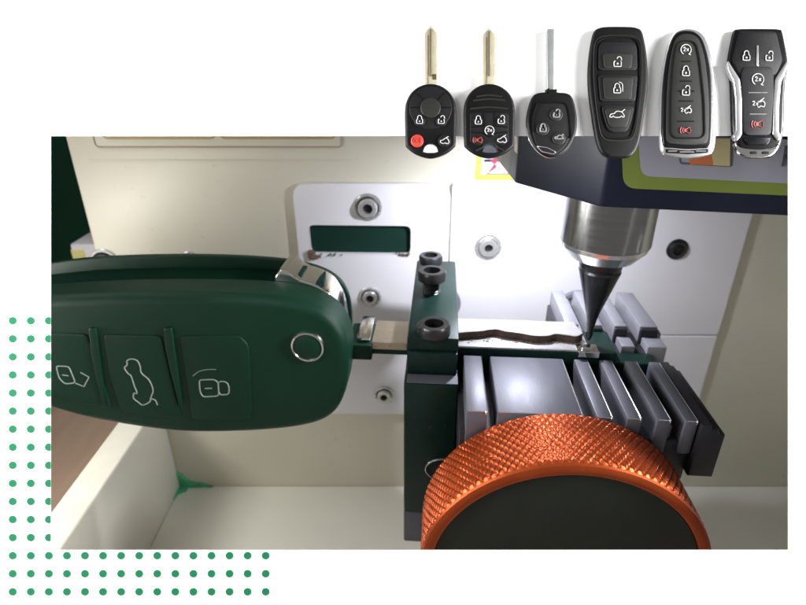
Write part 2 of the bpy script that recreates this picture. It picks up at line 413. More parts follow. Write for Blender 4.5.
def up_screw(px, py, z, r, lift, par):
    a = pz(VF, px, py, z+lift+.2); mb = MB(VF); SM = VF @ Matrix.Translation((a[0], a[1], z))
    if lift > 0:
        mb.use('screw_dark'); pr = []
        h = -.05
        while h < lift: pr += [(r*.52, h), (r*.62, h+.02)]; h += .04
        mb.lathe(pr, 32, SM)
    SM = SM @ Matrix.Translation((0, 0, lift))
    mb.use('screw_dark'); mb.lathe([(r*.9, 0), (r, .02), (r, .13), (r*.9, .165), (r*.58, .165), (r*.58, .03)], 40, SM)
    mb.use('socket'); mb.lathe([(r*.62, .04), (.001, .03)], 6, SM, caps=False)
    return mb.build('screw', None, par)
up_screw(434, 321, -3.7, .235, 0, top)
up_screw(432, 268, -3.7, .235, .22, top)
up_screw(431, 253, -3.7, .215, .06, top)
# front jaw
JT = -4.1
mb = MB(VF)
mb.use('jaw')
mb.box(.43, .69, -1.42, -.10, JT-.6, JT, .018, 2)
mb.box(.81, 1.84, -1.42, -.10, JT-.6, JT, .018, 2)
for a0, w in ((2.0, .19), (2.36, .17), (2.71, .165), (3.04, .15)):
    mb.box(a0, a0+w, -1.44, -.10, JT-.5, JT, .016, 2)
    mb.box(a0+w-.01, a0+w+.07, -1.36, -.30, JT-.5, JT-.14, .012, 1)
fj = mb.build('front_jaw', None, V)
mb = MB(VF)
for x in (.69, 1.84, 2.19, 2.53, 2.875, 3.19): mb.tube([(x-.006, -.12, JT-.006), (x-.006, -1.42, JT-.006)], .0065, False, 6)
for x0, x1 in ((.45, .67), (.83, 1.82), (2.02, 2.17), (2.38, 2.51), (2.73, 2.86), (3.06, 3.17)): mb.tube([(x0, -1.415 if x0 < 1.9 else -1.435, JT-.006), (x1, -1.415 if x0 < 1.9 else -1.435, JT-.006)], .0055, False, 6)
for i, x in enumerate((.69, 1.84, 2.19, 2.53, 2.875, 3.19)): mb.box(x-.03, x, -1.445 if i > 1 else -1.425, -1.41, JT-.05, JT+.001, .01, 1)
mb.build('edge_glint', 'silver', fj)['kind'] = 'stuff'  # silver strips and corner bits stand in for highlights on the jaw edges
mb = MB(VF); mb.use('jaw_dark')
mb.box(.36, 3.20, -1.40, -.12, JT-.95, JT-.33, .02, 2)
mb.slab([(3.21, JT-.80), (3.21, JT-.01), (3.32, JT-.01), (3.34, JT-.06), (3.41, JT-.07), (3.44, JT-.13), (3.51, JT-.15), (3.51, JT-.80)], -1.5, -.06, .03, .02, seg=2)
mb.build('jaw_end_block', None, V)
mb = MB(VF); mb.box(.37, 2.9, -1.38, 2.0, -6.7, JT-.96, .04, 2); mb.build('vise_base', 'steel_dark', V)
# support bar below the blade
mb = MB(VF); mb.box(.35, 2.62, -.03, .62, -4.6, -4.03, .01, 1); mb.box(2.62, 3.2, .0, .3, -4.6, -4.2, .01, 1); mb.build('blade_support', 'steel_green', V)
# rear jaw
mb = MB(VF); mb.use('jaw_lit')
for a0, w in ((2.02, .20), (2.40, .18), (2.76, .19), (3.14, .27)):
    mb.box(a0, a0+w, .68, 1.95, -4.5, -3.95, .016, 2)
    mb.box(a0+.03, a0+w+.04, .32, .62, -4.5, -4.10, .016, 2)
    mb.box(a0+w-.01, a0+w+.09, .72, 1.9, -4.5, -4.08, .012, 1)
mb.use('jaw_dark'); mb.box(1.98, 3.44, .34, 1.94, -5.0, -4.22, .02, 2)
for a0, w in ((2.40, .18), (2.76, .19), (3.14, .27)):
    mb.box(a0+.005, a0+w-.005, .62, .70, -4.5, -3.975, .01, 1)
mb.build('rear_jaw', None, V)
# ring on the clamp body beside the knob
mb = MB(VF); c = pj(VF, 443, 470, -.66)
mb.tube([(c[0]+.26*math.cos(a), -.655, c[1]+.2*math.sin(a)) for a in [2*PI*k/40 for k in range(40)]], .012, True, 8); mb.build('wire_ring', 'chrome', V)

# knurled knob
KC = VF.inverted() @ Vector((1.94, 5.2, 11-5.70)); kf, kb = -2.40, -1.46
RK = 1.70
KM = VF @ Matrix.Translation((KC.x, 0, KC.z)) @ Matrix.Rotation(PI/2, 4, 'X')   # local z = toward -y(front)
mb = MB(KM)
def tri(x): x = x % 1; return 1-abs(2*x-1)
nt_, nz_ = 1300, 66
h0, h1 = -kb, -kf
vs = []; fs = []
for j in range(nz_+1):
    z = h0+.03+(h1-h0-.09)*j/nz_
    edge = min(1, j/3, (nz_-j)/3)
    for i in range(nt_):
        t = i/nt_
        p = tri(t*106+z*8); q = tri(t*106-z*8)
        r = RK-.032+.019*min(1, min(p, q)*2.3)*edge
        a = 2*PI*t; vs.append((r*math.cos(a), r*math.sin(a), z))
for j in range(nz_):
    for i in range(nt_):
        k = (i+1) % nt_; fs.append([j*nt_+i, j*nt_+k, (j+1)*nt_+k, (j+1)*nt_+i])
mb.use('orange'); mb.add(vs, fs)
mb.lathe([(RK-.10, h0), (RK-.05, h0+.005), (RK-.036, h0+.03)], 200, caps=False)
mb.lathe([(RK-.036, h1-.06), (RK-.02, h1-.05), (RK-.03, h1-.02), (RK-.07, h1), (RK-.12, h1+.002), (RK-.15, h1-.01), (RK-.16, h1-.05)], 200, caps=False)
mb.lathe([(RK-.2, h0+.001), (.1, h0+.001)], 60, caps=False)
kn = mb.build('knurled_knob', None, V, smooth=25)
mb = MB(KM); mb.lathe([(RK-.158, h1-.06), (RK-.17, h1-.045), (RK-.5, h1-.04), (.5, h1-.04), (.001, h1-.04)], 120, caps=False); mb.build('knob_face', 'knobface', kn)
mb = MB(KM); mb.lathe([(.35, h0-1.6), (.35, h0+.02)], 40); mb.build('knob_shaft', 'collet', V)

# ================================================================== CUTTING HEAD
HD = thing('cutting_head', (3, 6.6, 8.2), 'navy blue cutting head with lime edged grey label and steel spindle, above the vise', 'cutting head')
wb, wt = -1.75, -.90
B_, A_ = Vector((2.29, 6.19)), Vector((1.52, 7.37)); e = Vector((2.04, -.37)).normalized()
Cc = B_+e*2.2
foot = [tuple(A_), tuple(B_), tuple(Cc), (Cc.x+.35, 9.3), (1.52, 9.3)]
mb = MB(WF); mb.slab(rpoly(foot, .05, 3), wb, wt, .03, .0, axis='z', seg=2)
mb.slab([(1.60, 7.7), (10.4, 7.7), (10.4, 10.6), (1.60, 10.6)], wt-.01, 1.2, .02, .02, axis='z', seg=2)  # added slab out of view, blocks overhead light to darken the right side
hb = mb.build('head_body_and_blocker', 'navy', HD)
# beige trim strip on the rear left edge
mb = MB(WF); mb.slab(P([(516, 136), (527, 132), (526, 170), (521, 182.5), (517, 176)], WF, 7.45), 7.40, 7.60, .01); mb.build('edge_trim', 'beige', HD)
yy = 0.0
mb = MB(HF)
def hp(pts, y): return [pj(HF, a, b, y) for a, b in pts]
topz = wt-.03
def clampz(pts, zt_=topz): return [(x, min(z, zt_)) for x, z in pts]
mb.use('lime'); mb.slab(rpoly(clampz(hp([(623.5, 120), (623.5, 188), (800, 196), (800, 120)], -.006)), .14, 6), -.010, .002)
mb.use('labelgrey'); mb.slab(rpoly(clampz(hp([(641, 120), (641, 176), (800, 184), (800, 120)], -.012), topz-.0), .11, 6), -.014, -.008)
mb.build('head_label', None, hb)
mb = MB(HF)
mb.use('inkdark'); mb.slab(rpoly(clampz(hp([(679, 120), (680, 164), (732, 167), (738, 120)], -.016), topz-.01), .03, 4), -.018, -.013)
mb.use('inkorange'); mb.slab(clampz(hp([(690, 120), (690, 164.2), (713, 165.2), (713, 120)], -.02), topz-.012), -.021, -.017)
mb.use('inktan'); mb.slab(clampz(hp([(713.3, 120), (713.3, 165.2), (730, 166), (735, 120)], -.02), topz-.012), -.021, -.017)
mb.use('labelgrey'); mb.slab(clampz(hp([(681.5, 120), (682, 162), (689.7, 162.5), (689.7, 120)], -.02), topz-.012), -.021, -.017)
mb.build('label_picture', None, hb)
# letters on the label (strokes): the tail of a word and a P
mb = MB(HF); mb.use('inkdark')
def hst(pts, w=.018): mb.tube([(*((lambda q: (q[0], -.016, q[1]))(pj(HF, a, b, -.016))),) for a, b in pts], w, False, 6)
hst([(751, 154), (759, 154.5)], .016)
hst([(763, 158), (764.5, 150)]); hst([(764, 153), (768, 151), (772, 152)])
hst([(781.5, 166), (785, 146)], .02); hst([(784.5, 148), (789, 146.5), (793, 149), (791.5, 155), (786, 157), (783.5, 156)], .02)
mb.build('label_text', None, hb)
# spindle
SP = WF @ Matrix.Translation((2.72, 6.98, 0))
mb = MB(SP); mb.lathe([(.585, -1.74), (.585, -2.43), (.575, -2.44)], 72); mb.use('collet')
sp = mb.build('spindle', 'collet', HD)
mb = MB(SP); mb.lathe([(.57, -2.441), (.56, -2.50), (.42, -2.66), (.33, -2.69), (.1, -2.69)], 72); mb.build('collet_nut', 'silver', sp, smooth=20)
mb = MB(SP); mb.lathe([(.285, -2.692), (.285, -2.80), (.27, -2.83), (.285, -2.86), (.245, -3.0), (.105, -3.48), (.075, -3.62), (.055, -3.76), (.050, -3.90), (.025, -3.965)], 40)
cut = mb.build('cutter_bit', 'carbide', sp)
# little clip at the blade tip
mb = MB(VF); a = pz(VF, 576, 346, -3.98); b = pz(VF, 598, 348, -3.98)
mb.box(a[0], b[0], -.10, .14, -4.08, -3.98, .01, 1); mb.box(a[0]+.06, a[0]+.2, -.03, .07, -3.98, -3.95, .01, 1); mb.build('tip_stop', 'chrome', V)
# work lamp under the head
mb = MB(WF); mb.lathe([(.16, 0), (.16, -.04)], 24, WF @ Matrix.Translation((1.85, 8.15, wb-.001))); mb.build('work_lamp', 'led', HD)

# ================================================================== FLIP KEY
K = thing('flip_key', (-1.6, 6.4, 6), 'large dark green flip key held sideways in the vise, with a chrome pivot button', 'car key')
fo = [(-40, 310), (0, 298), (51, 293), (120, 289.5), (200, 289), (262, 291), (300, 296), (328, 307), (344, 325), (349.5, 345), (349, 372), (344, 394), (334, 409), (316, 418), (285, 423.5), (240, 426.5), (190, 426.5), (140, 421), (90, 411.5), (51, 400), (5, 385), (-40, 365), (-55, 340)]
mb = MB(VF); mb.slab(P(smoothpts(fo, 6), VF, -.40), -.60, -.05, .15, .01, seg=8); fr = mb.build('front_shell', 'green', K, smooth=60)
bo = [(-40, 285), (0, 270), (51, 262), (100, 256.5), (180, 254), (255, 256), (305, 262), (335, 274), (349, 293), (352.5, 320), (350, 345), (335, 372), (300, 388), (150, 388), (51, 370), (-20, 350), (-45, 315)]
mb = MB(VF); mb.slab(P(smoothpts(bo, 6), VF, .6), .53, .66, .02, .05); mb.build('back_shell', 'green', K, smooth=60)
mo = [(-35, 298), (0, 285), (51, 275), (100, 270), (180, 268), (240, 269), (282, 271), (278, 300), (278, 380), (150, 384), (51, 366), (-15, 346), (-38, 315)]
mb = MB(VF); mb.slab(P(rpoly(mo, 6, 3), VF, .5), -.048, .528, .0, .0)
for px, py in ((140, 280), (186, 279), (206, 278), (118, 286)):
    q = pj(VF, px, py, .25); mb.tube([(q[0]-.05, .2, q[1]-.10), (q[0], .24, q[1]-.105), (q[0]+.05, .3, q[1]-.10)], .02, False, 6)
mb.build('blade_slot', 'greenmid', K)
co = [(285, 263), (310, 266), (330, 274), (343, 289), (348.5, 308), (350.5, 340), (351, 372), (335, 378), (285, 378)]
mb = MB(VF); mb.use('chrome'); mb.slab(P(smoothpts(co, 4), VF, .5), -.046, .526, .03, .0)
ch = mb.build('blade_hub', None, K)
mb = MB(VF); a = pj(VF, 286, 268, .4); b = pj(VF, 309, 268, .4); zz = pj(VF, 295, 264.5, .5)[1]
mb.use('slot'); a = pj(VF, 290, 263.2, .5); b = pj(VF, 309, 264.6, .5); mb.slab([(a[0], a[1]+.022), (b[0], b[1]+.022), (b[0], b[1]-.2), (a[0], a[1]-.2)], .06, .40, M_=VF); a = pj(VF, 322, 270, .4)
mb.slab([(a[0], .0), (a[0]+.10, .02), (a[0]+.08, .25), (a[0]+.05, .42), (a[0]+.01, .2)], zz-.3, zz-.045, axis='z'); mb.build('hub_window', None, ch)
# chrome pivot button
c = pj(VF, 308, 346, -.60); KMb = VF @ Matrix.Translation((c[0], -.60, c[1])) @ Matrix.Rotation(PI/2, 4, 'X')
mb = MB(KMb); mb.use('chrome'); mb.lathe([(.235, -.02), (.235, .02), (.222, .045), (.20, .05), (.19, .035)], 60, caps=False)
mb.use('green'); mb.lathe([(.19, .035), (.15, .055), (.08, .066), (.001, .07)], 60, caps=False); mb.build('pivot_button', None, K)
# buttons with ribs and printed icons
FY = -.60
def kp(pts, y=FY): return [pj(VF, a, b, y) for a, b in pts]
def kst(mb, pts, r=.010, y=FY-.022, closed=False): mb.tube([(x, y, z) for x, z in kp(pts, y)], r, closed, 6)
def kbutton(pts, ic):
    mb = MB(VF); mb.slab(kp(rpoly(pts, 5, 5)), FY-.022, FY+.08, .02); b = mb.build('button', 'green', K, smooth=60)
    m2 = MB(VF); ic(m2); m2.build('icon', 'icon', b)
def ic_open(m):
    kst(m, rpoly([(56, 366), (69, 366.5), (75.5, 383), (65, 384), (59, 378)], 3, 3), closed=True); kst(m, [(62.5, 375), (68.5, 375.8)])
    kst(m, [(75.5, 383.2), (84, 386.5), (89, 377), (80.5, 372.5)])
def ic_trunk(m):
    kst(m, smoothpts([(127, 361), (131, 359), (137, 360.5), (140, 366), (141.5, 373), (149, 380), (153, 390), (151, 397), (149.5, 402), (143, 405), (138, 402), (133.5, 398), (134, 393.5), (137, 393), (134, 385), (131, 376), (128, 373.5), (124.5, 368), (127, 365)], 5), closed=True)
    kst(m, opencurve([(150, 398.5), (155, 400), (157.5, 405)]))
def ic_lock(m):
    kst(m, rpoly([(199, 380), (214, 379.5), (218, 382), (219, 396), (203, 397), (200, 392)], 3, 3), closed=True)
    kst(m, rpoly([(218, 381.5), (226, 381.5), (229, 386), (229, 394.5), (219.5, 395)], 3, 3)); kst(m, [(205, 388.5), (212, 388.3)])
kbutton([(20, 331), (88, 334), (100, 372), (113, 409), (90, 404.5), (51, 394), (10, 380)], ic_open)
kbutton([(104, 334), (162, 335.5), (170, 372), (182, 418.5), (150, 415), (122, 410.5), (110, 375)], ic_trunk)
kbutton([(180, 335.5), (240, 335), (249, 345), (251, 380), (252, 418.5), (222, 420.5), (193, 419.5), (187, 380)], ic_lock)
for x0, x1, x2, x3 in ((90, 97, 101, 107), (165, 172.5, 177, 183)):
    mb = MB(VF); mb.slab(kp(rpoly([(x0, 327), (x1, 327), (x2, 360), (x3, 404), (x3-3, 404), (x1, 375), (x0+2, 350)], 2, 3)), FY-.04, FY+.05, .015); mb.build('rib', 'green', K, smooth=60)
m2 = MB(VF); kst(m2, opencurve([(193, 376), (199, 371.5), (208, 369.5), (216, 369.5)]), .006, FY-.021); m2.build('scratch', 'icon', K)
# shank and blade
mb = MB(VF); a = pz(VF, 353, 345, -3.98)[0]; b = pz(VF, 369, 345, -3.98)[0]
mb.use('chrome'); mb.box(a+.03, b, .0, .72, -4.0, -3.93, .02, 2); mb.use('brass'); mb.box(a+.1, b-.07, .12, .62, -3.95, -3.925, .01, 1)
mb.use('green'); mb.box(a-.1, b+.03, -.10, .6, -4.25, -4.003, .02, 2); sh = mb.build('blade_collar', None, K)
mb = MB(VF); mb.use('brass'); c = -.33; mb.box(b+.02, c-.06, .0, .70, -4.12, -4.0, .008, 1); mb.box(c-.055, c-.02, .02, .69, -4.12, -4.01, .004, 1); mb.box(c-.015, c+.06, .0, .70, -4.12, -4.0, .004, 1)
mb.use('green'); mb.box(b+.02, c+.04, .005, .69, -4.2, -4.122, .004, 1); mb.build('blade_shank', None, K)
mb = MB(VF); mb.use('blade'); bx1 = pz(VF, 590, 350, -4.0)[0]
mb.box(.34, bx1, -.02, .64, -4.028, -4.0, .004, 1)
wave = [(452, 334), (465, 332), (480, 331), (495, 329), (505, 331), (520, 333), (535, 335.5), (548, 335.5), (556, 333.7), (568, 335), (577, 336), (583, 333)]
wz = Z(opencurve(wave, 4), VF, -3.88); top_ = [(bx1-.12, .62), (.34, .62)]
mb.slab([(max(.34, x), y) for x, y in wz]+top_, -3.88, -3.998, .004, axis='z', seg=1)
mb.use('cutwall')
n = len(wz); mb.add([(max(.34, x), y-.005, -3.886) for x, y in wz]+[(max(.34, x), y-.005, -3.996) for x, y in wz], [[i, i+1, n+i+1, n+i] for i in range(n-1)])
mb.build('cut_blade', None, K)
mb = MB(VF)
for i in range(40):
    t = random.random(); px = 456+t*120; q = pz(VF, px, 341.5+random.uniform(-1, 1.5)-2.5*math.exp(-((px-495)/18)**2), -3.99); r = random.uniform(.004, .014)
    mb.box(q[0]-r*1.6, q[0]+r*1.6, q[1]-r, q[1]+r, -4.0, -4.0+r, r*.3, 1)
mb.build('brass_swarf', 'rust', K)['kind'] = 'stuff'

# ================================================================== CAR KEYS ON THE PAGE
def unlock(cx, cy, s=1.):
    return [('s', rrect(cx-3.4*s, cy-.5*s, cx+3.4*s, cy+4.6*s, .8*s, 2)+[(cx-2*s, cy-.5*s)]), ('d', circ(cx, cy+2.*s, .8*s, 8)), ('s', arc(cx+1.6*s, cy-2.6*s, 2.1*s, 180, 360, 6)+[(cx+3.7*s, cy-1.2*s)])]
def lockline(cx, cy, s=1.):
    return [('s', rrect(cx-3.4*s, cy-.5*s, cx+3.4*s, cy+4.6*s, .8*s, 2)+[(cx-2*s, cy-.5*s)]), ('d', circ(cx, cy+2*s, .8*s, 8)), ('s', [(cx-2.3*s, cy-.6*s), (cx-2.3*s, cy-2.6*s)]+arc(cx, cy-2.6*s, 2.3*s, 180, 360, 6)+[(cx+2.3*s, cy-.6*s)])]
lock = lockline
def two(cx, cy, s): return [('s', arc(cx, cy-1.1*s, 1.1*s, 180, 380, 6)+[(cx-1.1*s, cy+2.1*s), (cx+1.2*s, cy+2.1*s)])]
def ex(cx, cy, s): return [('s', [(cx-1.1*s, cy-.8*s), (cx+1.1*s, cy+2.1*s)]), ('s', [(cx+1.1*s, cy-.8*s), (cx-1.1*s, cy+2.1*s)])]
def start(cx, cy, s=1., tx=True):
    o = [('s', arc(cx, cy, 5*s, 120, 270, 12)), ('s', arc(cx, cy, 5*s, 270, 420, 12)), ('s', [(cx+2.5*s, cy+4.3*s), (cx+4.6*s, cy+5.2*s)])]
    if tx: o += two(cx-1.5*s, cy-.4*s, s*.85)+ex(cx+1.6*s, cy-.4*s, s*.85)
    return o
def trunk(cx, cy, s=1.):
    return [('s', opencurve([(cx-5*s, cy+1.8*s), (cx-4.5*s, cy-.5*s), (cx-2*s, cy-1*s), (cx+1*s, cy-3.2*s), (cx+3.4*s, cy-2.5*s), (cx+5*s, cy+.5*s), (cx+4.4*s, cy+2.6*s), (cx+2.5*s, cy+3.4*s), (cx+.8*s, cy+2.2*s), (cx-1.5*s, cy+3.2*s), (cx-5*s, cy+1.8*s)], 3)), ('s', [(cx+1.2*s, cy-3.3*s), (cx+4.6*s, cy-5.2*s)])]
def trunk2(cx, cy, s=1.):
    return [('s', opencurve([(cx-1*s, cy+2*s), (cx+.2*s, cy+3.4*s), (cx+2.2*s, cy+2.2*s), (cx+4.4*s, cy+3*s), (cx+5.2*s, cy+.2*s), (cx+3.4*s, cy-2*s), (cx+1.4*s, cy-1.2*s), (cx-.6*s, cy-1.6*s)], 3)), ('s', [(cx+1.2*s, cy-2*s), (cx+4.4*s, cy-4.2*s)])]+two(cx-4*s, cy, s*.8)+ex(cx-1.2*s, cy, s*.7)
def car(cx, cy, s=1.):
    return [('s', opencurve([(cx-7*s, cy+2*s), (cx-6*s, cy-.3*s), (cx-3*s, cy-1*s), (cx-.5*s, cy-3*s), (cx+3.5*s, cy-2.5*s), (cx+5.5*s, cy-.5*s), (cx+6.3*s, cy+1.5*s), (cx+5*s, cy+2.4*s), (cx+3.6*s, cy+1.2*s), (cx+2.2*s, cy+2.4*s), (cx-2.4*s, cy+2.4*s), (cx-3.8*s, cy+1.2*s), (cx-5.2*s, cy+2.4*s), (cx-7*s, cy+2*s)], 3)), ('s', [(cx+4*s, cy-2.5*s), (cx+6.8*s, cy-4.8*s)])]
def horn(cx, cy, s=1.):
    return [('s', arc(cx-1*s, cy, 4.6*s, 140, 220, 6)), ('s', arc(cx-.5*s, cy, 3*s, 130, 230, 6)), ('f', rrect(cx-1.8*s, cy-1.5*s, cx+.2*s, cy+1.5*s, .3*s, 2)), ('s', [(cx+.4*s, cy-1.4*s), (cx+3.8*s, cy-3.2*s), (cx+4.6*s, cy), (cx+3.8*s, cy+3.2*s), (cx+.4*s, cy+1.4*s)])]
def draw(mb, shapes, yf, r=.0036):
    for k, p in shapes:
        if k in 'fd': mb.slab(P(p, PF, yf), yf-.004, yf+.006)
        else: mb.tube([(x, yf-.001, z) for x, z in P(p, PF, yf)], r, False, 5)
GRP = 'car keys in a row across the top of the backdrop'
def fob(outline, name, label, cx, th=.07, m='black', bev=.03, holes=()):
    w = PF @ Vector((*(lambda q: (q[0], 0, q[1]))(pj(PF, cx, 158, 0)),))
    t = thing(name, w, label, 'car key', GRP)
    mb = MB(PF); mb.slab(P(outline, PF, -th*.6), -th, -.006, bev, .02, holes=[P(h, PF, -th*.6) for h in holes], seg=5)
    b = mb.build('case', m, t, smooth=60); return t
def piece(t, name, m, pts, yf, d=.012, bev=.006, smooth=60):
    mb = MB(PF); mb.slab(P(pts, PF, yf), yf, yf+d, bev, seg=3); return mb.build(name, m, t, smooth=smooth)
def line(t, name, m, pts, y, r=.006, closed=False):
    mb = MB(PF); mb.tube([(x, y, z) for x, z in P(pts, PF, y)], r, closed, 6); return mb.build(name, m, t)
def icon(par, sh, y, m='whiteink', r=.0036):
    mb = MB(PF); draw(mb, sh, y, r); return mb.build('icon', m, par)
def button(t, m, pts, yf, ic=None, im='whiteink', d=.02, bev=.008, r=.0036):
    b = piece(t, 'button', m, pts, yf, d, bev)
    if ic: icon(b, ic, yf-.001, im, r)
    return b
T = .07
# --- 1
def house(cx): return smoothpts([(cx, 84), (cx+10, 86), (cx+19, 92.5), (cx+24.2, 102), (cx+25.6, 112), (cx+25.4, 128), (cx+25, 143), (cx+23.5, 147.5), (cx+14, 154.5), (cx, 158.3), (cx-14, 154.5), (cx-23.5, 147.5), (cx-25, 143), (cx-25.4, 128), (cx-25.6, 112), (cx-24.2, 102), (cx-19, 92.5), (cx-10, 86)], 5)
def kblade(t, x0, x1, xt, yt, ysh, yb, m, groove=True):
    b = piece(t, 'blade', m, [(x0, yb), (x0, ysh), (xt-1, yt), (xt+1, yt), (x1, ysh), (x1, yb)], -.055, .04, .006, 30)
    if groove:
        line(b, 'groove', 'groove', [(xt, yt+3), (xt, yb-12)], -.058, .009); line(b, 'groove', 'groove', [(xt-2.6, ysh+2), (xt-2.6, yb-1)], -.055, .003)
    return b
def moon(cx, y0=145.6, y1=152.6, w=7.6):
    return [(cx-w, y1)]+arc(cx, y1-1.2, w-.4, 190, 350, 10)+[(cx+w, y1)]+[(cx+w*.5, y1+.9), (cx-w*.5, y1+.9)]
cx = 430.6
t = fob(house(cx), 'car_key', 'black key with metal blade, round centre pad and solid red round button', cx, holes=[moon(cx)])
bl = kblade(t, 424.4, 437.3, 430.6, 26, 33, 88, 'nickel'); piece(bl, 'stamp', 'groove', rrect(432.4, 74, 436.6, 79.5, .8), -.058, .004, .001)
piece(t, 'keyring_inlay', 'page', moon(cx), -T+.012, .01, 0)
piece(t, 'ring_pad', 'btn', circ(cx, 107.5, 21.5, 48), -T-.004, .014, .008)
for a in (45, 135, 225, 315, 0, 180):
    line(t, 'groove', 'seam', [(cx+11*math.cos(R(a)), 107.5+11*math.sin(R(a))), (cx+20.5*math.cos(R(a)), 107.5+20.5*math.sin(R(a)))], -T-.004, .005)
piece(t, 'centre_pad', 'btngrey', circ(cx, 107.5, 10.2, 36), -T-.016, .014, .012)
button(t, 'btn', circ(419.6, 120.5, 5.6), -T-.014, lock(419.6, 119.5, .85))
button(t, 'btn', circ(441.6, 120.5, 5.6), -T-.014, unlock(441.3, 119.5, .85))
b = button(t, 'red', circ(417.2, 140.5, 6.3), -T-.014, horn(417, 140.5, .9), 'redink'); b['label'] = 'red round panic button'
button(t, 'btn', circ(444.6, 140.5, 6.3), -T-.014, trunk(444.6, 140.8, .85))
# --- 2
cx = 489.2
t = fob(house(cx), 'car_key', 'black key with metal blade, square button panel and red printed horn symbol', cx, holes=[moon(cx+.8)])
kblade(t, 482.6, 495.6, 489, 28, 35, 88, 'nickel')
for y, w in ((95.5, 13), (99.3, 16), (107.5, 19)):
    line(t, 'rib', 'btngrey', opencurve([(cx-w, y+1.2), (cx, y-.4), (cx+w, y+1.2)]), -T-.001, .009)
piece(t, 'button_panel', 'btn', rpoly([(470, 112.5), (508.6, 112.5), (508.6, 142), (499, 145), (490, 142.5), (481, 145), (470, 142)], 2.5, 4), -T-.006, .012, .005)
for p in ([(484, 113), (484, 126), (470.5, 127)], [(495, 113), (495, 126), (508, 127)], [(470.5, 132), (483, 133), (489.5, 137), (496, 133), (508, 132)]): line(t, 'groove', 'seam', p, -T-.006, .006)
for px, py, ic, im in ((478.3, 120.5, lock, 'whiteink'), (501.2, 120, unlock, 'whiteink'), (489.5, 130.3, lambda a, b, s: start(a, b, s, True), 'whiteink'), (478, 140, horn, 'redink'), (502, 139.5, trunk, 'whiteink')):
    button(t, 'btn', circ(px, py, 5.2, 24), -T-.010, ic(px, py-(.6 if ic in (lock, unlock) else 0), .88), im, d=.012, bev=.006)
line(t, 'arch', 'btngrey', opencurve([(476, 150.5), (482, 147.5), (485, 144.5), (490, 143.2), (495, 144.5), (498, 147.5), (504, 150.5)]), -T-.002, .009)
# --- 3
t = fob(smoothpts([(545.6, 92), (545.8, 89.6), (556.6, 89.6), (557.2, 92.3), (566, 93.3), (571.5, 97), (575, 107), (576.9, 120), (575.5, 134), (570, 146), (561.5, 154.5), (551.5, 158.2), (541.5, 155), (533, 146.5), (527.8, 134), (526.2, 120), (528.6, 106), (532, 97), (537, 93.4)], 5), 'car_key', 'black oval key with a plain narrow grey blade and three round buttons in a triangle', 551.5)
piece(t, 'blade', 'nickelgrey', rpoly([(547.2, 91), (547.2, 28.5), (554.4, 28.5), (554.4, 91)], .8, 2), -.055, .04, .006, 30)
piece(t, 'button_panel', 'btn', smoothpts([(537, 104), (545, 102.5), (560, 102.5), (567, 105), (569.5, 115), (571, 130), (566, 145), (552, 155.5), (539, 148), (533, 133), (532.5, 118)], 5), -T-.006, .014, .008)
line(t, 'groove', 'seam', opencurve([(533, 132), (533, 118), (536.5, 105.5), (540, 103)]+[(560, 102.6), (567, 105), (570, 118), (571, 136), (569, 137)]), -T-.007, .008)
for px, py, ic in ((556.5, 114, unlock), (543, 128.5, lockline), (559.2, 138, car)):
    button(t, 'btngrey', circ(px, py, 6.7, 30), -T-.016, ic(px, py-.8, .62 if ic is car else .82), 'greyink', d=.018, bev=.012, r=.007)
line(t, 'chrome_outline', 'silver', rpoly([(536.5, 146), (547, 147.5), (556.5, 152.2), (553, 154), (542, 151.5)], 1.2, 3), -T-.006, .005, True)
rimpts = smoothpts([(526.6, 124), (527.8, 134), (533, 146.5), (541.5, 155), (551.5, 158.0), (561.5, 154.3), (570, 146), (575.3, 134), (576.5, 124)], 5)
line(t, 'chrome_rim', 'silver', opencurve([(526.6, 128), (529.2, 139), (534.5, 148), (542, 154.8), (551.5, 157.7), (561, 154), (568.8, 146.8), (574.3, 136), (576, 127)]), -.045, .006)
# --- 4
cx = 617.8
def sym(half, c): return [(c+x, y) for x, y in half]+[(c-x, y) for x, y in reversed(half)]
t = fob(smoothpts(sym([(10, 26.6), (18, 27.6), (23.5, 31), (26.5, 41), (29, 58), (30, 76), (29, 95), (26.5, 113), (24, 130), (21.2, 143), (17, 152.5), (11, 157.2), (3, 158)], cx), 5), 'car_key', 'all black bladeless smart key fob with three large buttons on a tapered body', cx, bev=.035)
ring = smoothpts(sym([(10, 37.5), (18, 40), (21.5, 47), (22.5, 70), (21, 95), (18, 118), (14.5, 133), (9, 138)], cx), 5)
line(t, 'groove', 'seam', ring, -T-.001, .011, True); line(t, 'rib', 'btngrey', smoothpts(sym([(10, 35.8), (19, 38.4), (23, 46), (24, 70), (22.4, 95), (19.4, 119), (16, 134.5), (9.5, 140)], cx), 5), -T+.001, .008, True)
button(t, 'btn', rpoly([(599, 46), (602, 41.5), (633, 41.5), (637, 46), (637.4, 70), (598.6, 70)], 5, 5), -T-.014, None)
piece(t, 'button_pad', 'btngrey', rpoly([(603, 53), (633, 53), (631.5, 68), (604.5, 68)], 3, 4), -T-.024, .014, .008)
icon(t, unlock(617.6, 61.5, 1.05), -T-.025)
button(t, 'btn', rpoly([(598, 74.5), (638, 74.5), (635.5, 101), (600.5, 101)], 3.5, 5), -T-.014, None)
piece(t, 'button_pad', 'btngrey', rpoly([(603, 77), (633.5, 77), (631.5, 99), (605, 99)], 2.5, 4), -T-.024, .014, .008)
icon(t, lockline(617.2, 88.2, 1.0)+[('s', arc(619, 85.6, 3.6, 270, 360, 5)+[(622.6, 91.5)])], -T-.025)
button(t, 'btn', rpoly([(601.5, 105), (635, 105), (631, 122), (627, 132), (610, 132), (605.5, 122)], 5, 5), -T-.014, None)
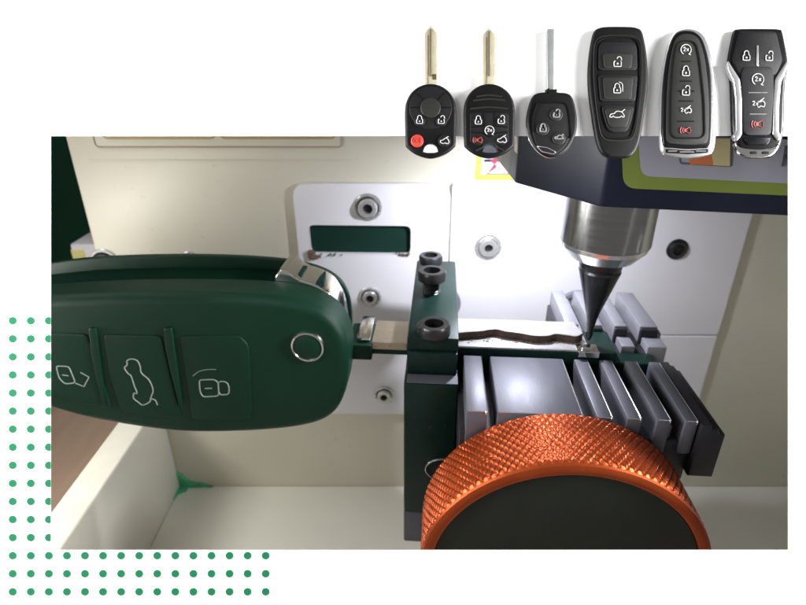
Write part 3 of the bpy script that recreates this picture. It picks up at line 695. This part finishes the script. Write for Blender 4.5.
piece(t, 'button_pad', 'btngrey', rpoly([(604.5, 108), (632, 108), (627, 127), (610, 127)], 4, 4), -T-.024, .014, .008)
icon(t, car(617.3, 114.5, 1.1), -T-.025)
# --- 5
t = fob(smoothpts([(679, 29.5), (688, 28), (697, 30), (704.5, 36), (709.5, 48), (713, 66), (715.3, 88), (716.3, 112), (715.8, 138), (713, 152), (705, 156), (688, 158), (671, 156), (662, 152.5), (659.6, 140), (660, 115), (661, 90), (664, 64), (668, 45), (673, 34)], 5), 'car_key', 'oval smart key fob with dark grey face in a thin bright silver shell', 688, m='silver', bev=.04)
piece(t, 'face', 'blackgl', smoothpts([(680, 30.5), (687, 29.5), (695, 31), (702, 37), (706.5, 48), (710.5, 66), (712.5, 88), (713, 112), (712.3, 136), (710, 146.5), (700, 148), (688, 148.5), (675, 147.5), (665, 146), (662.5, 135), (662.6, 115), (663.5, 90), (666, 66), (670, 46), (674.5, 35)], 5), -T-.018, .03, .02)
piece(t, 'face_panel', 'btngrey', smoothpts([(680, 35), (687, 33.5), (694, 35), (699.5, 40), (704, 54), (707.3, 75), (709, 100), (709, 125), (707.5, 141), (699, 144), (688, 144.5), (675, 143.5), (667.5, 141), (666.5, 125), (667, 100), (668.5, 75), (671.5, 54), (675.5, 40)], 5), -T-.026, .02, .008)
line(t, 'groove', 'seam', rpoly([(677, 41), (696, 41), (700, 62), (704, 100), (705, 138), (671, 138), (671, 100), (673.5, 62)], 8, 6), -T-.027, .009, True)
for py, ic, im in ((49.5, start, 'whiteink'), (70.8, lock, 'whiteink'), (90.3, unlock, 'whiteink'), (109.8, trunk2, 'whiteink'), (130.3, horn, 'redink')):
    icon(t, ic(686, py, 1.02), -T-.030, im)
for py in (61.3, 81, 101, 121.2): line(t, 'groove', 'seam', [(682-(py-60)*.06, py), (690.5+(py-60)*.06, py)], -T-.027, .006)
for a, b in ((679, 681), (692, 694)): line(t, 'tick', 'seam', [(a, 91), (b, 91)], -T-.028, .006)
piece(t, 'slot', 'seam', rpoly([(665.5, 148.6), (688, 150.4), (708.5, 148.6), (708, 152.6), (688, 154.3), (666, 152.6)], .8, 2), -T-.001, .008, .002)
for a, b in ((668, 677), (679.5, 694), (696, 706)): line(t, 'slot_bar', 'silver', [(a, 150.9+(.9 if 675 < a < 690 else 0)), (b, 150.9+(.9 if 675 < a < 690 else 0))], -T-.004, .006)
# --- 6
cx = 757.8
t = fob(smoothpts(sym([(10, 28.3), (20, 28.8), (24, 31), (27, 44), (29.5, 58), (30, 68), (27.5, 82), (26.5, 105), (26, 125), (24.5, 138), (21, 149), (14, 156.5), (5, 158)], cx), 5), 'car_key', 'black smart key fob with slanted silver side bars and a chrome end', cx, m='blackgl', bev=.04)
piece(t, 'upper_face', 'black', rpoly([(739, 31), (776.6, 31), (783, 60), (776, 75), (739.5, 75), (732.5, 60)], 4, 4), -T-.008, .02, .01)
for sg in (-1, 1):
    piece(t, 'side_bar', 'silver', rpoly([(cx+sg*x, y) for x, y in ((29.5, 60), (29.8, 68), (23.5, 82), (21.8, 100), (21.2, 132), (24.2, 136), (20.5, 141), (15.5, 134), (15.8, 98), (17.5, 79), (25, 67.5))], 2, 3), -T-.014, .05, .008)
piece(t, 'button_panel', 'btn', rpoly([(742, 66.5), (773.6, 66.5), (774, 90), (771.5, 135), (744.5, 135), (741.5, 90)], 6, 5), -T-.016, .02, .008)
piece(t, 'divider', 'silver', rrect(756.9, 45, 758.7, 66, .7, 3), -T-.014, .01, .003)
for py, w in ((92.5, 9.5), (114, 8.5)): line(t, 'divider', 'silver', [(758-w, py), (758+w, py)], -T-.018, .005)
icon(t, lock(746.5, 55.5, 1.0), -T-.012); icon(t, unlock(769.3, 55.7, 1.0), -T-.012)
icon(t, start(758, 79.3, 1.15), -T-.018); icon(t, trunk2(758.5, 103.2, 1.2), -T-.018); icon(t, horn(758, 124, 1.15), -T-.018, 'redink')
piece(t, 'chrome_end', 'chrome', smoothpts([(735.5, 143), (742, 147.5), (758, 149), (774, 147.5), (780, 143), (776, 151.5), (769, 156.2), (758, 157.4), (747, 156.2), (739.5, 151.5)], 5), -T-.012, .05, .01)
for a, b in ((750, 757), (762, 769)): piece(t, 'end_slot', 'seam', rrect(a, 151.3, b, 154, .8, 3), -T-.015, .006, .001)
piece(t, 'thumb_notch', 'blackgl', rpoly([(744, 137), (771.5, 137), (768, 144.5), (747.5, 144.5)], 3, 4), -T-.012, .01, .004)

# ================================================================== CAMERA, LIGHT
cam = bpy.data.cameras.new('camera'); co_ = bpy.data.objects.new('camera', cam); COL.objects.link(co_)
co_.location = CAM; co_.rotation_euler = (PI/2-TH, 0, 0)
cam.sensor_width = 36; cam.lens = FPX/806*36; cam.clip_start = .1; cam.clip_end = 200
cam.dof.use_dof = True; cam.dof.focus_distance = 6.0; cam.dof.aperture_fstop = .55
scene.camera = co_
w = bpy.data.worlds.new('World'); scene.world = w; w.use_nodes = True
bg = w.node_tree.nodes['Background']; bg.inputs[0].default_value = (1, .985, .96, 1); bg.inputs[1].default_value = .26
def area(name, loc, target, size, power, col=(1, 1, 1), M_=PF):
    l = bpy.data.lights.new(name, 'AREA'); l.shape = 'RECTANGLE'; l.size, l.size_y = size; l.energy = power; l.color = col
    o = bpy.data.objects.new(name, l); COL.objects.link(o)
    p = M_ @ Vector(loc); q = M_ @ Vector(target); o.location = p; o.rotation_euler = (q-p).to_track_quat('-Z', 'Y').to_euler(); return o
area('softbox', (-8.5, -7.5, 2.5), (-.5, 0, -.5), (4, 6), 520)
area('softbox', (10.5, -2.5, .3), (0, 0, 0), (1.8, 9), 5600)
area('softbox', (-10.5, -2.3, .3), (0, 0, 0), (1.8, 9), 4200)
area('added_fill', (-8.4, 6.6, -3.6), (2.5, 9, -10.4), (1.8, 1.8), 360, (1, .97, .92), WF)  # unseen fill added at the left to brighten the tray
area('added_fill', (-9, 8.2, 3.2), (-1.5, 9.5, -7), (4, 2.5), 230, (1, .98, .94), WF)  # unseen fill added at upper left to lift the back panel and tray
# the machine's own work lamp
l = bpy.data.lights.new('work_lamp_light', 'AREA'); l.shape = 'DISK'; l.size = .35; l.energy = 540; l.color = (.88, .90, 1)
o = bpy.data.objects.new('work_lamp_light', l); COL.objects.link(o); o.location = (1.85, 8.15, 11+wb-.05)
o.rotation_euler = (Vector((.0, .25, -1))).to_track_quat('-Z', 'Y').to_euler()
scene.view_settings.view_transform = 'Standard'; scene.view_settings.look = 'None'; scene.view_settings.exposure = 0; scene.view_settings.gamma = 1
scene.cycles.use_denoising = True
scene.cycles.max_bounces = 8
for o in bpy.data.objects:
    if 'wc' in o: del o['wc']
